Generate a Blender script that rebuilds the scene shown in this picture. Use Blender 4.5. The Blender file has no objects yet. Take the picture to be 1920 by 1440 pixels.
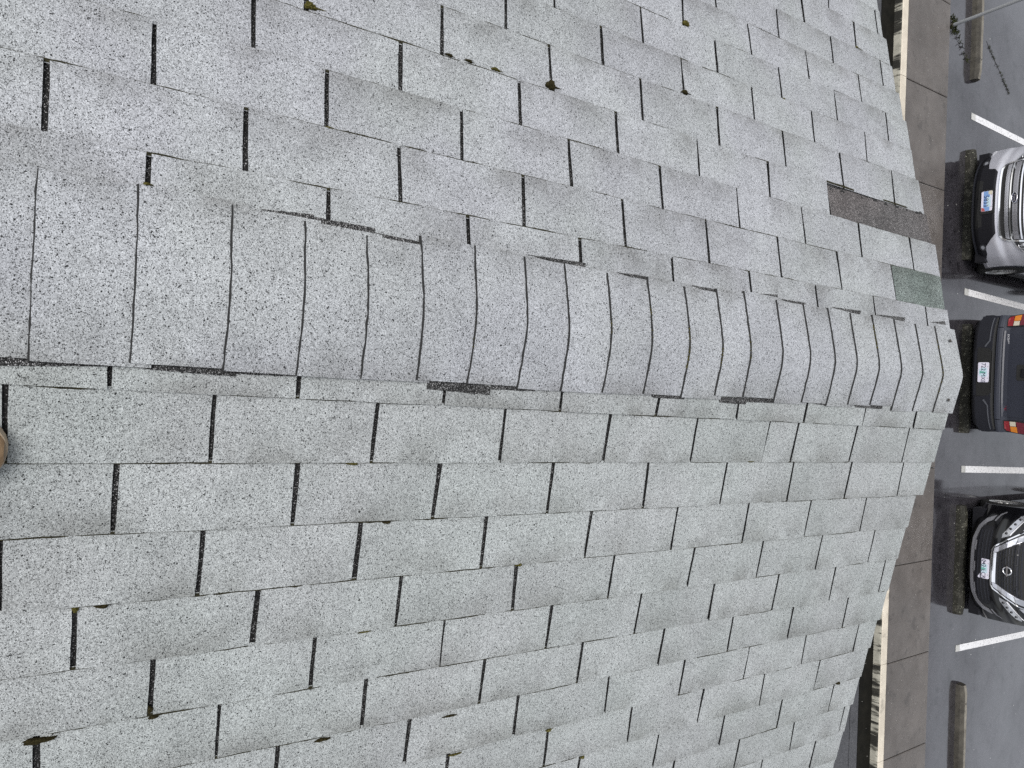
import bpy, bmesh, math, random
from mathutils import Vector, Matrix

random.seed(11)
S = bpy.context.scene
COL = S.collection
R = math.radians

# ------------------------------------------------------------------ camera, sky, sun, exposure
ZR = 4.6                                     # height of the ridge above the ground
FWD = Vector((-0.00840833, 0.53376235, -0.84559273))
RGT = Vector((0.99836610, 0.05227674, 0.02307111))
UPV = Vector((-0.05651932, 0.84401713, 0.53332978))
CAM = Vector((0.14006, 0.0, 1.31441 + ZR))
F_PX = 1340.0                                # focal length in pixels of a 1920 wide frame
cam_d = bpy.data.cameras.new('camera')
cam_d.sensor_width = 36.0
cam_d.lens = 36.0 * F_PX / 1920.0
cam_d.clip_start = 0.02
cam_d.clip_end = 900.0
cam = bpy.data.objects.new('camera', cam_d)
COL.objects.link(cam)
cam.matrix_world = Matrix(((UPV.x, -RGT.x, -FWD.x, CAM.x), (UPV.y, -RGT.y, -FWD.y, CAM.y),
                           (UPV.z, -RGT.z, -FWD.z, CAM.z), (0, 0, 0, 1)))   # the phone is held on its side
S.camera = cam

SUN_EL, SUN_AZ = R(58), R(200)               # azimuth measured clockwise from +Y
w = bpy.data.worlds.new('World'); S.world = w; w.use_nodes = True
nt = w.node_tree
sky = nt.nodes.new('ShaderNodeTexSky'); sky.sky_type = 'NISHITA'; sky.sun_disc = False
sky.sun_elevation = SUN_EL; sky.sun_rotation = SUN_AZ
sky.air_density = 1.0; sky.dust_density = 1.6; sky.ozone_density = 1.0; sky.altitude = 60
hs = nt.nodes.new('ShaderNodeHueSaturation'); hs.inputs['Saturation'].default_value = .22     # thin overcast
nt.links.new(sky.outputs[0], hs.inputs['Color']); nt.links.new(hs.outputs[0], nt.nodes['Background'].inputs[0])
nt.nodes['Background'].inputs[1].default_value = 0.10
sun_d = bpy.data.lights.new('sun', 'SUN'); sun_d.energy = 1.0; sun_d.angle = R(35); sun_d.color = (1, .965, .92)
sun = bpy.data.objects.new('sun', sun_d); COL.objects.link(sun)
sdir = Vector((math.sin(SUN_AZ) * math.cos(SUN_EL), math.cos(SUN_AZ) * math.cos(SUN_EL), math.sin(SUN_EL)))
sun.rotation_euler = sdir.to_track_quat('Z', 'Y').to_euler()
S.view_settings.view_transform = 'Standard'; S.view_settings.look = 'None'
S.view_settings.gamma = 1; S.view_settings.exposure = 1.0
S.cycles.use_denoising = False
S.cycles.max_bounces = 6

# ------------------------------------------------------------------ helpers
def project(p):
    d = Vector(p) - CAM; z = d.dot(FWD)
    if z < .05: return None
    return 960 + F_PX * d.dot(UPV) / z, 720 + F_PX * d.dot(RGT) / z
def in_frame(ps, m=25):
    q = [project(p) for p in ps]
    q = [a for a in q if a]
    if not q: return False
    return (max(a[0] for a in q) > -m and min(a[0] for a in q) < 1920 + m and
            max(a[1] for a in q) > -m and min(a[1] for a in q) < 1440 + m)

def tag(o, label=None, cat=None, group=None, kind=None):
    if label: o['label'] = label
    if cat: o['category'] = cat
    if group: o['group'] = group
    if kind: o['kind'] = kind
    return o
def empty(name, loc=(0, 0, 0), rz=0.0, parent=None):
    o = bpy.data.objects.new(name, None); COL.objects.link(o)
    o.location = loc; o.rotation_euler = (0, 0, rz); o.empty_display_size = .2
    if parent: o.parent = parent
    return o

class MB:
    def __init__(s): s.v = []; s.f = []; s.m = []; s.st = {}
    def add(s, vs, fs, mi=0):
        b = len(s.v); s.v += [tuple(p) for p in vs]
        for f in fs: s.f.append(tuple(i + b for i in f)); s.m.append(mi)
    def box(s, x0, x1, y0, y1, z0, z1, mi=0):
        s.add([(x, y, z) for z in (z0, z1) for y in (y0, y1) for x in (x0, x1)],
              [(0, 2, 3, 1), (4, 5, 7, 6), (0, 1, 5, 4), (2, 6, 7, 3), (0, 4, 6, 2), (1, 3, 7, 5)], mi)
    def grid(s, rows, mi=0, closed=False):
        n = len(rows[0]); fs = []
        for i in range(len(rows) - 1):
            for j in range(n if closed else n - 1):
                k = (j + 1) % n
                fs.append((i * n + j, i * n + k, (i + 1) * n + k, (i + 1) * n + j))
        s.add([p for r in rows for p in r], fs, mi)
    def prism(s, poly, fn, a, b, mi=0):       # poly points mapped by fn(u, v, h) between h=a and h=b
        n = len(poly)
        s.add([fn(u, v, h) for h in (a, b) for u, v in poly],
              [tuple(range(n - 1, -1, -1)), tuple(range(n, 2 * n))] +
              [(i, (i + 1) % n, (i + 1) % n + n, i + n) for i in range(n)], mi)
    def disc(s, c, r, ax, n=16, h=.01, mi=0, r2=None):   # short cylinder along axis ax
        q = Vector(ax).normalized(); u = q.orthogonal().normalized(); v = q.cross(u); c = Vector(c)
        r2 = r if r2 is None else r2
        A = [c + (u * math.cos(t) + v * math.sin(t)) * r for t in [2 * math.pi * i / n for i in range(n)]]
        B = [c + q * h + (u * math.cos(t) + v * math.sin(t)) * r2 for t in [2 * math.pi * i / n for i in range(n)]]
        s.add(A + B, [tuple(range(n - 1, -1, -1)), tuple(range(n, 2 * n))] +
              [(i, (i + 1) % n, (i + 1) % n + n, i + n) for i in range(n)], mi)
    def build(s, name, mats, parent=None, smooth=False, origin=None, fix=True):
        me = bpy.data.meshes.new(name)
        o_ = Vector(origin) if origin else Vector((0, 0, 0))
        me.from_pydata([tuple(Vector(p) - o_) for p in s.v], [], s.f)
        if not isinstance(mats, (list, tuple)): mats = [mats]
        for m in mats: me.materials.append(m)
        me.polygons.foreach_set('material_index', s.m)
        if s.st:
            at = me.attributes.new('edge_dark', 'FLOAT', 'POINT')
            at.data.foreach_set('value', [s.st.get(i, 0.0) for i in range(len(s.v))])
        if fix:
            bm = bmesh.new(); bm.from_mesh(me)
            bmesh.ops.recalc_face_normals(bm, faces=bm.faces); bm.to_mesh(me); bm.free()
        if smooth: me.polygons.foreach_set('use_smooth', [True] * len(me.polygons))
        me.update()
        o = bpy.data.objects.new(name, me); COL.objects.link(o)
        o.location = o_
        if parent: o.parent = parent
        return o

# ------------------------------------------------------------------ materials
def newmat(name):
    m = bpy.data.materials.new(name); m.use_nodes = True
    t = m.node_tree; return m, t, t.nodes['Principled BSDF']
def plain(name, col, rough=.5, metal=0.0, coat=0.0, spec=.5, emit=None, trans=0.0):
    m, t, b = newmat(name)
    b.inputs['Base Color'].default_value = (*col, 1); b.inputs['Roughness'].default_value = rough
    b.inputs['Metallic'].default_value = metal; b.inputs['Coat Weight'].default_value = coat
    b.inputs['Coat Roughness'].default_value = .05
    b.inputs['Specular IOR Level'].default_value = spec
    b.inputs['Transmission Weight'].default_value = trans
    return m
class N:
    """small node wiring helper"""
    def __init__(s, t): s.t = t
    def n(s, typ, **kw):
        x = s.t.nodes.new('ShaderNode' + typ)
        for k, v in kw.items():
            if k.startswith('i_'): x.inputs[k[2:].replace('_', ' ')].default_value = v
            else: setattr(x, k, v)
        return x
    def l(s, a, b): s.t.links.new(a, b)
    def pos(s, scale=None):
        g = s.n('NewGeometry').outputs['Position']
        if scale is None: return g
        mp = s.n('Mapping'); mp.inputs['Scale'].default_value = scale; s.l(g, mp.inputs[0]); return mp.outputs[0]
    def noise(s, scale, detail=2.0, rough=.5, vec=None, out=0):
        x = s.n('TexNoise'); x.inputs['Scale'].default_value = scale
        x.inputs['Detail'].default_value = detail; x.inputs['Roughness'].default_value = rough
        s.l(vec if vec else s.pos(), x.inputs['Vector']); return x.outputs[out]
    def voro(s, scale, vec=None):
        x = s.n('TexVoronoi'); x.inputs['Scale'].default_value = scale
        s.l(vec if vec else s.pos(), x.inputs['Vector'])
        sp = s.n('SeparateColor'); s.l(x.outputs['Color'], sp.inputs[0])
        return sp.outputs, x.outputs['Distance']
    def ramp(s, f, stops, interp='LINEAR'):
        x = s.n('ValToRGB'); e = x.color_ramp.elements; x.color_ramp.interpolation = interp
        while len(e) < len(stops): e.new(.5)
        for a, (p, c) in zip(e, stops):
            a.position = p; a.color = (c, c, c, 1) if isinstance(c, (int, float)) else (*c, 1)
        s.l(f, x.inputs[0]); return x.outputs[0]
    def mix(s, f, a, b, mode='MIX'):
        x = s.n('Mix'); x.data_type = 'RGBA'; x.blend_type = mode
        for v, k in ((f, 0), (a, 6), (b, 7)):
            if isinstance(v, (int, float)): x.inputs[k].default_value = v if k == 0 else (v, v, v, 1)
            elif isinstance(v, tuple): x.inputs[k].default_value = (*v, 1)
            else: s.l(v, x.inputs[k])
        return x.outputs[2]
    def math(s, op, a, b=0.0, clamp=False):
        x = s.n('Math'); x.operation = op; x.use_clamp = clamp
        for v, k in ((a, 0), (b, 1)):
            if isinstance(v, (int, float)): x.inputs[k].default_value = v
            else: s.l(v, x.inputs[k])
        return x.outputs[0]
    def bump(s, h, strength, dist, b):
        x = s.n('Bump'); x.inputs['Strength'].default_value = strength; x.inputs['Distance'].default_value = dist
        s.l(h, x.inputs['Height']); s.l(x.outputs[0], b.inputs['Normal'])

def granules(name, stops, cell=760.0, speck=.012, tint_a=(1, 1, 1), tint_b=(1, 1, 1), blotch=(.93, 1.04), bump=.22, speck_col=.03):
    m, t, b = newmat(name); q = N(t)
    rgb, dist = q.voro(cell)
    c = q.ramp(rgb[0], stops)
    rgb2, _ = q.voro(cell * .55)                              # larger sparse dark granules
    c = q.mix(q.math('LESS_THAN', rgb2[1], speck), c, speck_col)
    dens = q.ramp(q.noise(9.0, 3.0), [(.30, blotch[0]), (.62, blotch[1])])
    c = q.mix(1.0, c, dens, 'MULTIPLY')
    c = q.mix(1.0, c, q.ramp(q.noise(150.0, 2.0), [(.3, .90), (.7, 1.08)]), 'MULTIPLY')
    c = q.mix(1.0, c, q.ramp(q.noise(15.0, 4.0, .6), [(.30, .90), (.44, 1.0)]), 'MULTIPLY')      # weathering smudges
    c = q.mix(1.0, c, q.mix(q.ramp(q.noise(3.2, 2.0), [(.38, 0.0), (.62, 1.0)]), tint_a, tint_b), 'MULTIPLY')
    at = q.n('Attribute'); at.attribute_name = 'edge_dark'             # patchy darkening towards tab butt edges, brownish stains at cap ends
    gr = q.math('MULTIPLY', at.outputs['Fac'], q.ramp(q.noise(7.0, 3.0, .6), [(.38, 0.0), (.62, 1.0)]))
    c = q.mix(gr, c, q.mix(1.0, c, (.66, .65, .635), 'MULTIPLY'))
    oi = q.n('ObjectInfo').outputs['Random']
    c = q.mix(1.0, c, q.ramp(oi, [(0, .94), (1, 1.045)]), 'MULTIPLY')
    q.l(c, b.inputs['Base Color']); b.inputs['Roughness'].default_value = .9
    b.inputs['Specular IOR Level'].default_value = .25
    q.bump(dist, bump, .0016, b)
    return m

M = {}
GRAN = [(0, .05), (.10, .10), (.21, .28), (.5, .375), (.82, .445), (1, .60)]
M['shingle'] = granules('shingle_granules', GRAN, tint_a=(.925, .985, .97), tint_b=(.955, .995, .995))
M['shingle_left'] = granules('shingle_granules_left', GRAN, tint_a=(.945, .99, 1.0), tint_b=(.96, .985, 1.035))
M['cap'] = granules('cap_granules', GRAN, tint_a=(.975, 1.015, 1.03), tint_b=(.985, 1.015, 1.065), speck=.026)  # lighter and bluer: zenith skylight on the ridge painted into the granule colour
M['edge'] = plain('asphalt_edge', (.012, .012, .012), .85)
M['deck'] = granules('bare_black_granules', [(0, .006), (.75, .014), (.90, .05), (.965, .25), (1, .45)], blotch=(.6, 1.2))
M['strip'] = granules('unfaded_dark_granules', [(0, .007), (.55, .018), (.76, .06), (.91, .20), (1, .45)], blotch=(.7, 1.2))
M['brown'] = granules('brown_granules', [(0, .02), (.3, .07), (.55, .15), (.8, .30), (1, .65)], tint_a=(.55, .525, .52), tint_b=(.58, .53, .52), blotch=(.7, 1.1))
M['green'] = granules('green_granules', [(0, .03), (.25, .12), (.5, .28), (.75, .55), (1, .9)], tint_a=(.36, .44, .40), tint_b=(.44, .51, .48), blotch=(.8, 1.1))

def moss_mat(name, a, bcol):
    m, t, b = newmat(name); q = N(t)
    c = q.ramp(q.noise(260, 4, .65), [(.35, a), (.68, bcol)])
    q.l(c, b.inputs['Base Color']); b.inputs['Roughness'].default_value = 1.0
    b.inputs['Specular IOR Level'].default_value = .1
    q.bump(q.noise(700, 3), .8, .003, b); return m
M['moss_dark'] = moss_mat('moss_dark', (.012, .010, .004), (.05, .042, .018))
M['moss_olive'] = moss_mat('moss_olive', (.03, .03, .006), (.14, .12, .035))
M['moss_yellow'] = moss_mat('moss_yellow', (.035, .034, .010), (.19, .17, .06))
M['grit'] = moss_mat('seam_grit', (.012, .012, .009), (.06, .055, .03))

def asphalt(name, dry, wet, rlo, rhi, coat=0.0):
    m, t, b = newmat(name); q = N(t)
    rgb, dist = q.voro(95)
    c = q.ramp(rgb[0], [(0, wet), (.8, dry), (1, tuple(1.5 * x for x in dry))])
    big = q.noise(.9, 4, .55)
    c = q.mix(1.0, c, q.ramp(big, [(.35, .75), (.65, 1.15)]), 'MULTIPLY')
    c = q.mix(1.0, c, q.ramp(q.noise(6, 4, .6), [(.30, .50), (.42, 1.0)]), 'MULTIPLY')
    r2, d2 = q.voro(5.0)                                          # pale chips of litter
    chip = q.math('MULTIPLY', q.math('LESS_THAN', d2, .045), q.math('GREATER_THAN', r2[2], .72))
    c = q.mix(chip, c, (.5, .5, .48))
    q.l(c, b.inputs['Base Color'])
    if coat:
        cw = q.ramp(q.noise(.75, 4, .6), [(.36, .55 * coat), (.58, coat)]); q.l(cw, b.inputs['Coat Weight'])
        c2 = q.ramp(q.noise(2.3, 5, .65), [(.34, .60), (.44, 1.0)]); q.l(q.mix(1.0, c, c2, 'MULTIPLY'), b.inputs['Base Color'])
    rr = q.ramp(q.noise(1.6, 3, .6), [(.35, rlo), (.65, rhi)])
    q.l(rr, b.inputs['Roughness'])
    b.inputs['Specular IOR Level'].default_value = .5; b.inputs['IOR'].default_value = 1.5
    b.inputs['Coat Weight'].default_value = coat
    b.inputs['Coat Roughness'].default_value = .08
    q.bump(dist, .05, .002, b)
    return m
M['lot'] = asphalt('wet_asphalt', (.044, .041, .047), (.022, .021, .024), .06, .16, coat=1.0)
M['lane'] = asphalt('lane_asphalt', (.060, .060, .064), (.035, .035, .038), .28, .42)

def concrete(name, a, bcol, scale=7, spot=.0, rough=.8, moss=0.0):
    m, t, b = newmat(name); q = N(t)
    c = q.ramp(q.noise(scale, 6, .62), [(.3, a), (.7, bcol)])
    c = q.mix(1.0, c, q.ramp(q.noise(160, 3, .7), [(.3, .82), (.7, 1.14)]), 'MULTIPLY')
    c = q.mix(1.0, c, q.ramp(q.noise(1.1, 3), [(.3, .80), (.7, 1.12)]), 'MULTIPLY')
    c = q.mix(1.0, c, q.ramp(q.noise(5.5, 5, .65), [(.34, .72), (.43, 1.0)]), 'MULTIPLY')
    if moss:
        c = q.mix(q.ramp(q.noise(11, 6, .7), [(.58 - moss * .2, 0.0), (.66 - moss * .2, 1.0)]), c, (.016, .015, .010))
        c = q.mix(q.ramp(q.noise(38, 5, .7), [(.60, 0.0), (.67, 1.0)]), c, (.26, .26, .20))
    if spot:
        rg, d = q.voro(24); c = q.mix(q.math('MULTIPLY', q.math('LESS_THAN', d, .12), q.math('GREATER_THAN', rg[0], 1 - spot)), c, (.42, .41, .38))
    q.l(c, b.inputs['Base Color']); b.inputs['Roughness'].default_value = rough
    b.inputs['Specular IOR Level'].default_value = .35
    q.bump(q.noise(220, 4), .25, .003, b); return m
M['slab'] = concrete('damp_brown_slab', (.092, .080, .071), (.130, .116, .106), 4, .10, .36)
M['gutter'] = concrete('wet_gutter', (.006, .006, .005), (.014, .013, .010), 5, .06, .8)
M['gutter'].node_tree.nodes['Principled BSDF'].inputs['Specular IOR Level'].default_value = .08
M['joint'] = plain('dark_joint', (.012, .011, .010), .9)
M['stop_moss'] = concrete('mossy_concrete', (.04, .037, .029), (.10, .095, .075), 9, 0, .7, moss=1.0)
M['stop_clean'] = concrete('weathered_concrete', (.035, .031, .025), (.085, .077, .062), 8, 0, .7)
M['stop_top'] = concrete('pale_concrete', (.16, .145, .12), (.27, .25, .21), 8, 0, .8)
def kerb_face(name):
    m, t, b = newmat(name); q = N(t)
    v = q.pos((1.0, 1.0, .12))
    c = q.ramp(q.noise(9, 5, .6), [(.3, (.30, .29, .24)), (.7, (.46, .44, .37))])
    st = q.ramp(q.noise(4.2, 4, .62, vec=v), [(.50, 0.0), (.56, 1.0)])
    c = q.mix(st, c, (.016, .015, .011))
    sd = q.ramp(q.noise(15, 4, .7, vec=v), [(.56, 0.0), (.62, .9)])
    c = q.mix(sd, c, (.04, .038, .028))
    q.l(c, b.inputs['Base Color']); b.inputs['Roughness'].default_value = .8; return m
M['kerb_face'] = kerb_face('stained_kerb')
M['kerb_top'] = concrete('cream_kerb', (.56, .50, .41), (.70, .64, .53), 5, 0, .8)
def paint(name):
    m, t, b = newmat(name); q = N(t)
    c = q.ramp(q.noise(28, 6, .75), [(.38, (.28, .28, .29)), (.45, (.74, .74, .75)), (1, (.84, .84, .85))])
    q.l(c, b.inputs['Base Color']); b.inputs['Roughness'].default_value = .55; return m
M['paint'] = paint('white_marking')
M['worn_paint'] = concrete('worn_marking', (.38, .38, .36), (.58, .58, .56), 60)
M['silver'] = plain('silver_paint', (.54, .54, .59), .32, .35, 1.0)
M['navy'] = plain('slate_blue_paint', (.024, .027, .040), .45, .1, .15)
M['black'] = plain('black_paint', (.004, .004, .005), .16, 0, .35, spec=.35)
M['hood'] = plain('black_bonnet', (.008, .008, .009), .2, 0, 1.0)
M['plastic'] = plain('black_plastic', (.010, .010, .013), .5, spec=.3)
M['plastic2'] = plain('slate_plastic', (.020, .021, .027), .42, spec=.3)
M['pad'] = plain('grey_trim', (.09, .095, .11), .45)
M['chrome'] = plain('chrome', (.80, .80, .82), .12, 1.0)
M['satin'] = plain('satin_silver', (.52, .52, .56), .3, .9)
M['grey_lip'] = plain('grey_lip', (.25, .25, .27), .4, .5)
M['glass'] = plain('tinted_glass', (.01, .012, .014), .05, 0, 1.0)
M['lens'] = plain('clear_lens', (.42, .43, .46), .12, .5, 1.0)
M['lens_dark'] = plain('lamp_housing', (.03, .03, .035), .25, .2, 1.0)
M['red'] = plain('red_lens', (.24, .008, .016), .2, 0, 1.0)
M['darkred'] = plain('deep_red_lens', (.13, .009, .022), .2, 0, 1.0)
M['amber'] = plain('amber_lens', (.62, .20, .012), .2, 0, 1.0)
M['reverse'] = plain('cream_lens', (.55, .50, .40), .25, 0, 1.0)
M['rubber'] = plain('tyre', (.012, .012, .012), .8)
M['alloy'] = plain('alloy', (.45, .45, .44), .35, .8)
M['plate'] = plain('plate_white', (.74, .72, .82), .45)
M['plate_pic'] = plain('plate_sky', (.20, .34, .62), .45)
M['plate_tan'] = plain('plate_tan', (.62, .58, .46), .45)
M['plate_redp'] = plain('plate_red', (.42, .10, .10), .45)
M['plate_tree'] = plain('plate_tree', (.16, .42, .36), .45)
M['plate_pale'] = plain('plate_pale_blue', (.55, .70, .78), .45)
M['ink'] = plain('ink', (.02, .02, .06), .5)
M['white'] = plain('white_letters', (.75, .75, .78), .4)
M['redtext'] = plain('red_letters', (.22, .02, .04), .4)
M['blue_badge'] = plain('navy_badge', (.01, .015, .05), .25, 0, 1.0)
M['steel'] = plain('galvanised', (.30, .31, .32), .5, .2)
M['leather'] = concrete('tan_leather', (.20, .12, .06), (.34, .22, .12), 30, 0, .7)
M['sole'] = concrete('boot_sole', (.34, .27, .19), (.42, .34, .25), 30, 0, .8)
M['wall'] = concrete('painted_siding', (.34, .33, .30), (.42, .41, .38), 2, 0, .8)
M['trim'] = plain('white_trim', (.6, .6, .58), .5)
M['weed'] = moss_mat('weed', (.012, .015, .006), (.045, .05, .02))
M['rust'] = plain('nail_head', (.08, .07, .06), .5, .6)

# ------------------------------------------------------------------ the roof: measured grid (metres along the ridge / down the slope)
TH = 0.23
CT, ST = math.cos(TH), math.sin(TH)
def RP(sg, y, v, h=0.0):
    return (sg * (v * CT + h * ST), y, ZR - v * ST + h * CT)
ER = {0: (.1806, .0071), 1: (.3098, .0056), 2: (.4405, .0046), 3: (.5746, .0014), 4: (.6967, .0032), 5: (.8171, .0073),
      6: (.9445, .0051), 7: (1.076, -.0008), 8: (1.1968, .0012), 9: (1.3170, .0004), 10: (1.431, .003)}
EL = {0: (.2335, .0053), 1: (.3637, .0053), 2: (.4916, .0047), 3: (.6128, .0060), 4: (.7404, .0073), 5: (.8540, .0115),
      6: (.9680, .0150), 7: (1.0871, .0133), 8: (1.2056, .012), 9: (1.3245, .012), 10: (1.443, .012)}
for E in (ER, EL):
    for k in range(11, 38):
        a, b = E[10]; E[k] = (a + .127 * (k - 10), b * .8)
KR = {0: [[0.0668, 0.0693], [0.3777, 0.3797], [0.6841, 0.6861], [0.9864, 0.9932], [1.3007, 1.2993], [1.598, 1.6058], [1.9051, 1.9101], [2.2107, 2.2156]],
1: [[0.234, 0.2372], [0.5425, 0.5452], [0.8462, 0.8522], [1.1524, 1.1575], [1.459, 1.4641], [1.7609, 1.7609], [1.8936, 1.8959], [2.1995, 2.1994], [2.5089, 2.5138]],
2: [[0.0887, 0.0906], [0.3977, 0.4004], [0.7051, 0.7065], [1.0084, 1.0142], [1.3153, 1.3278], [1.6188, 1.6259], [1.9191, 1.9284], [2.224, 2.2285], [2.5354, 2.5441]],
3: [[0.2386, 0.239], [0.5438, 0.5464], [0.8474, 0.855], [1.1573, 1.1626], [1.4625, 1.4679], [1.7578, 1.7672], [2.0595, 2.065], [2.367, 2.376]],
4: [[0.0418, 0.0459], [0.3508, 0.3515], [0.656, 0.6596], [0.9575, 0.9688], [1.2683, 1.2717], [1.5699, 1.5704], [1.872, 1.8766], [2.1728, 2.175], [2.478, 2.484]],
5: [[0.174, 0.1769], [0.4798, 0.4839], [0.7849, 0.7916], [1.093, 1.0966], [1.3993, 1.4021], [1.6935, 1.7009], [1.9954, 1.9971], [2.301, 2.306]],
6: [[0.303, 0.307], [0.6111, 0.6151], [0.9182, 0.9219], [1.2235, 1.2282], [1.5251, 1.5279], [1.8199, 1.8298], [2.1204, 2.1273], [2.4319, 2.4385]],
7: [[0.432, 0.435], [0.7382, 0.7406], [1.0424, 1.0496], [1.3469, 1.3585], [1.6459, 1.6527], [1.9426, 1.9485], [2.2392, 2.2487], [2.5535, 2.5584]],
8: [[0.862, 0.868], [1.1659, 1.1759], [1.4667, 1.4774], [1.7681, 1.7715], [2.0615, 2.0713], [2.3683, 2.3708]],
9: [[1.305, 1.309], [1.6105, 1.6134], [1.9061, 1.911], [2.2029, 2.2094], [2.5046, 2.5095]],
10: [[1.713, 1.718], [2.0204, 2.025], [2.3161, 2.3265], [2.6238, 2.6272]]}
KL = {0: [[0.1073, 0.1077], [0.4179, 0.4189], [0.726, 0.7261], [1.029, 1.0317], [1.3323, 1.3369], [1.6402, 1.6414], [1.9443, 1.9481], [2.2545, 2.2571], [2.5705, 2.5827]],
1: [[-0.0424, -0.0455], [0.2654, 0.2644], [0.5706, 0.5704], [0.8759, 0.8793], [1.1821, 1.1804], [1.4844, 1.4855], [1.7921, 1.7929], [2.0926, 2.0904], [2.405, 2.405]],
2: [[0.1101, 0.108], [0.4177, 0.4196], [0.7224, 0.7256], [1.0252, 1.0248], [1.3284, 1.3313], [1.6335, 1.6372], [1.9379, 1.9393], [2.2395, 2.2447], [2.5597, 2.5597]],
3: [[-.03, -.03], [0.278, 0.2774], [0.5803, 0.5851], [0.8871, 0.8896], [1.1889, 1.1917], [1.4892, 1.4945], [1.7936, 1.8018], [2.100, 2.104]],
4: [[0.380, 0.384], [0.6861, 0.691], [0.9896, 0.9886], [1.2919, 1.2949], [1.5931, 1.5991], [1.8989, 1.9023], [2.2035, 2.2066], [2.5147, 2.5228]],
5: [[0.560, 0.565], [0.8651, 0.8704], [1.1691, 1.17], [1.469, 1.4707], [1.7743, 1.7781], [2.0768, 2.08], [2.379, 2.3897]],
6: [[1.022, 1.024], [1.3284, 1.33], [1.6307, 1.6328], [1.934, 1.9362], [2.2366, 2.2394], [2.5538, 2.5604]],
7: [[1.199, 1.204], [1.5039, 1.5124], [1.8104, 1.8055], [2.1074, 2.1046], [2.4159, 2.4174]],
8: [[1.667, 1.669], [1.9713, 1.9734], [2.2741, 2.2777], [2.5915, 2.5923]],
9: [[1.830, 1.830], [2.1358, 2.1359], [2.4456, 2.4535]], 10: [[2.000, 2.015], [2.3056, 2.3258], [2.6256, 2.6251]]}
RAKE_R = [2.733, 2.729, 2.721, 2.682, 2.677, 2.679, 2.681, 2.672, 2.671, 2.668, 2.664]
RAKE_L = [2.733, 2.728, 2.736, 2.724, 2.712, 2.697, 2.704, 2.690, 2.676, 2.672, 2.660]
def rake(sg, k):
    l = RAKE_R if sg > 0 else RAKE_L
    return l[k] if k < len(l) else 2.664 + .006 * math.sin(k * 2.3)
HREF = -.008                                  # the top of a tab at its lower edge lies on the reference plane

building = tag(empty('building'), 'low building under a weathered grey asphalt shingle gable roof, filling most of the photo', 'building')
deck = MB()
for sg in (1, -1):
    a = [RP(sg, y, v, h) for h in (HREF - .0005, HREF - .03) for y in (-10.0, 2.655) for v in (0.0, 5.0)]
    deck.add(a, [(0, 1, 3, 2), (4, 6, 7, 5), (0, 4, 5, 1), (2, 3, 7, 6), (0, 2, 6, 4), (1, 5, 7, 3)])
roof = deck.build('roof', M['deck'], building)
wl = MB()
prof = [(-4.55, 0.0), (4.55, 0.0), (4.55, ZR - 4.55 * ST / CT - .05), (0, ZR - .05), (-4.55, ZR - 4.55 * ST / CT - .05)]
wl.prism([(x, z) for x, z in prof], lambda x, z, h: (x, h, z), -9.6, 2.36)
wl.build('wall', M['wall'], building)
for sg in (1, -1):
    b_ = MB(); a = [RP(sg, y, v, h) for h in (HREF - .031, HREF - .19) for y in (2.60, 2.635) for v in (0.002, 4.98)]
    b_.add(a, [(0, 1, 3, 2), (4, 6, 7, 5), (0, 4, 5, 1), (2, 3, 7, 6), (0, 2, 6, 4), (1, 5, 7, 3)])
    b_.build('rake_board', M['trim'], building)

def lin(c, y): return c[0] + c[1] * y
def rj(a): return random.uniform(-a, a)
def tab_geo(mb, sg, k, L, Rt, E, gl, gr, nu=6, nv=3, dh=0.0, vtop=None, mi=0, rough=1.0, torn=0.0):
    """one shingle tab: left/right boundaries L, Rt = [y at the upper end, y at the lower end]"""
    bs = [-.03] + [i / nv for i in range(nv + 1)]
    lift = [rj(.0018) for _ in range(3)]
    jl = [rj(.0008) * rough for _ in bs]; jr = [rj(.0008) * rough for _ in bs]
    jb = [rj(.0012) * rough for _ in range(nu + 1)]
    bow = random.uniform(-.0010, .0026)
    rows = []
    for bi, b in enumerate(bs):
        r_ = []
        for a_ in range(nu + 1):
            t = a_ / nu; bb = max(0.0, b)
            yl = L[0] + (L[1] - L[0]) * bb + (gl[0] + (gl[1] - gl[0]) * bb) / 2 + jl[bi]
            yr = Rt[0] + (Rt[1] - Rt[0]) * bb - (gr[0] + (gr[1] - gr[0]) * bb) / 2 + jr[bi]
            y = yl + (yr - yl) * t
            vu = lin(E[k - 1], y) if k > 0 else .085
            if vtop is not None: vu = vtop
            vl = lin(E[k], y) + jb[a_]
            v = vu + (vl - vu) * b
            lf = (lift[0] * (1 - t) + lift[1] * t + bow * math.sin(math.pi * t) * 1.2) * bb * bb * rough
            h = HREF + .0036 + .0044 * bb - (.0006 if b < 0 else 0) + lf + dh * (.4 + .6 * bb)
            r_.append((y, v, h))
        rows.append(r_)
    top = [[RP(sg, *p) for p in r_] for r_ in rows]
    n0 = len(mb.v)
    for bi, b in enumerate(bs):
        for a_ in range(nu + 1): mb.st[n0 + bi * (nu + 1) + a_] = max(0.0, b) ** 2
    mb.grid(top, mi)
    th = .0038
    def skirt(line, out=0.0):
        lo = [RP(sg, y, v, h - th) for y, v, h in line]
        n = len(line); mb.add([RP(sg, *p) for p in line] + lo, [(i, i + 1, i + 1 + n, i + n) for i in range(n - 1)], 1)
    skirt(rows[-1]); skirt([r_[0] for r_ in rows]); skirt([r_[-1] for r_ in rows])
    return [p for r_ in top for p in (r_[0], r_[-1])]

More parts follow.
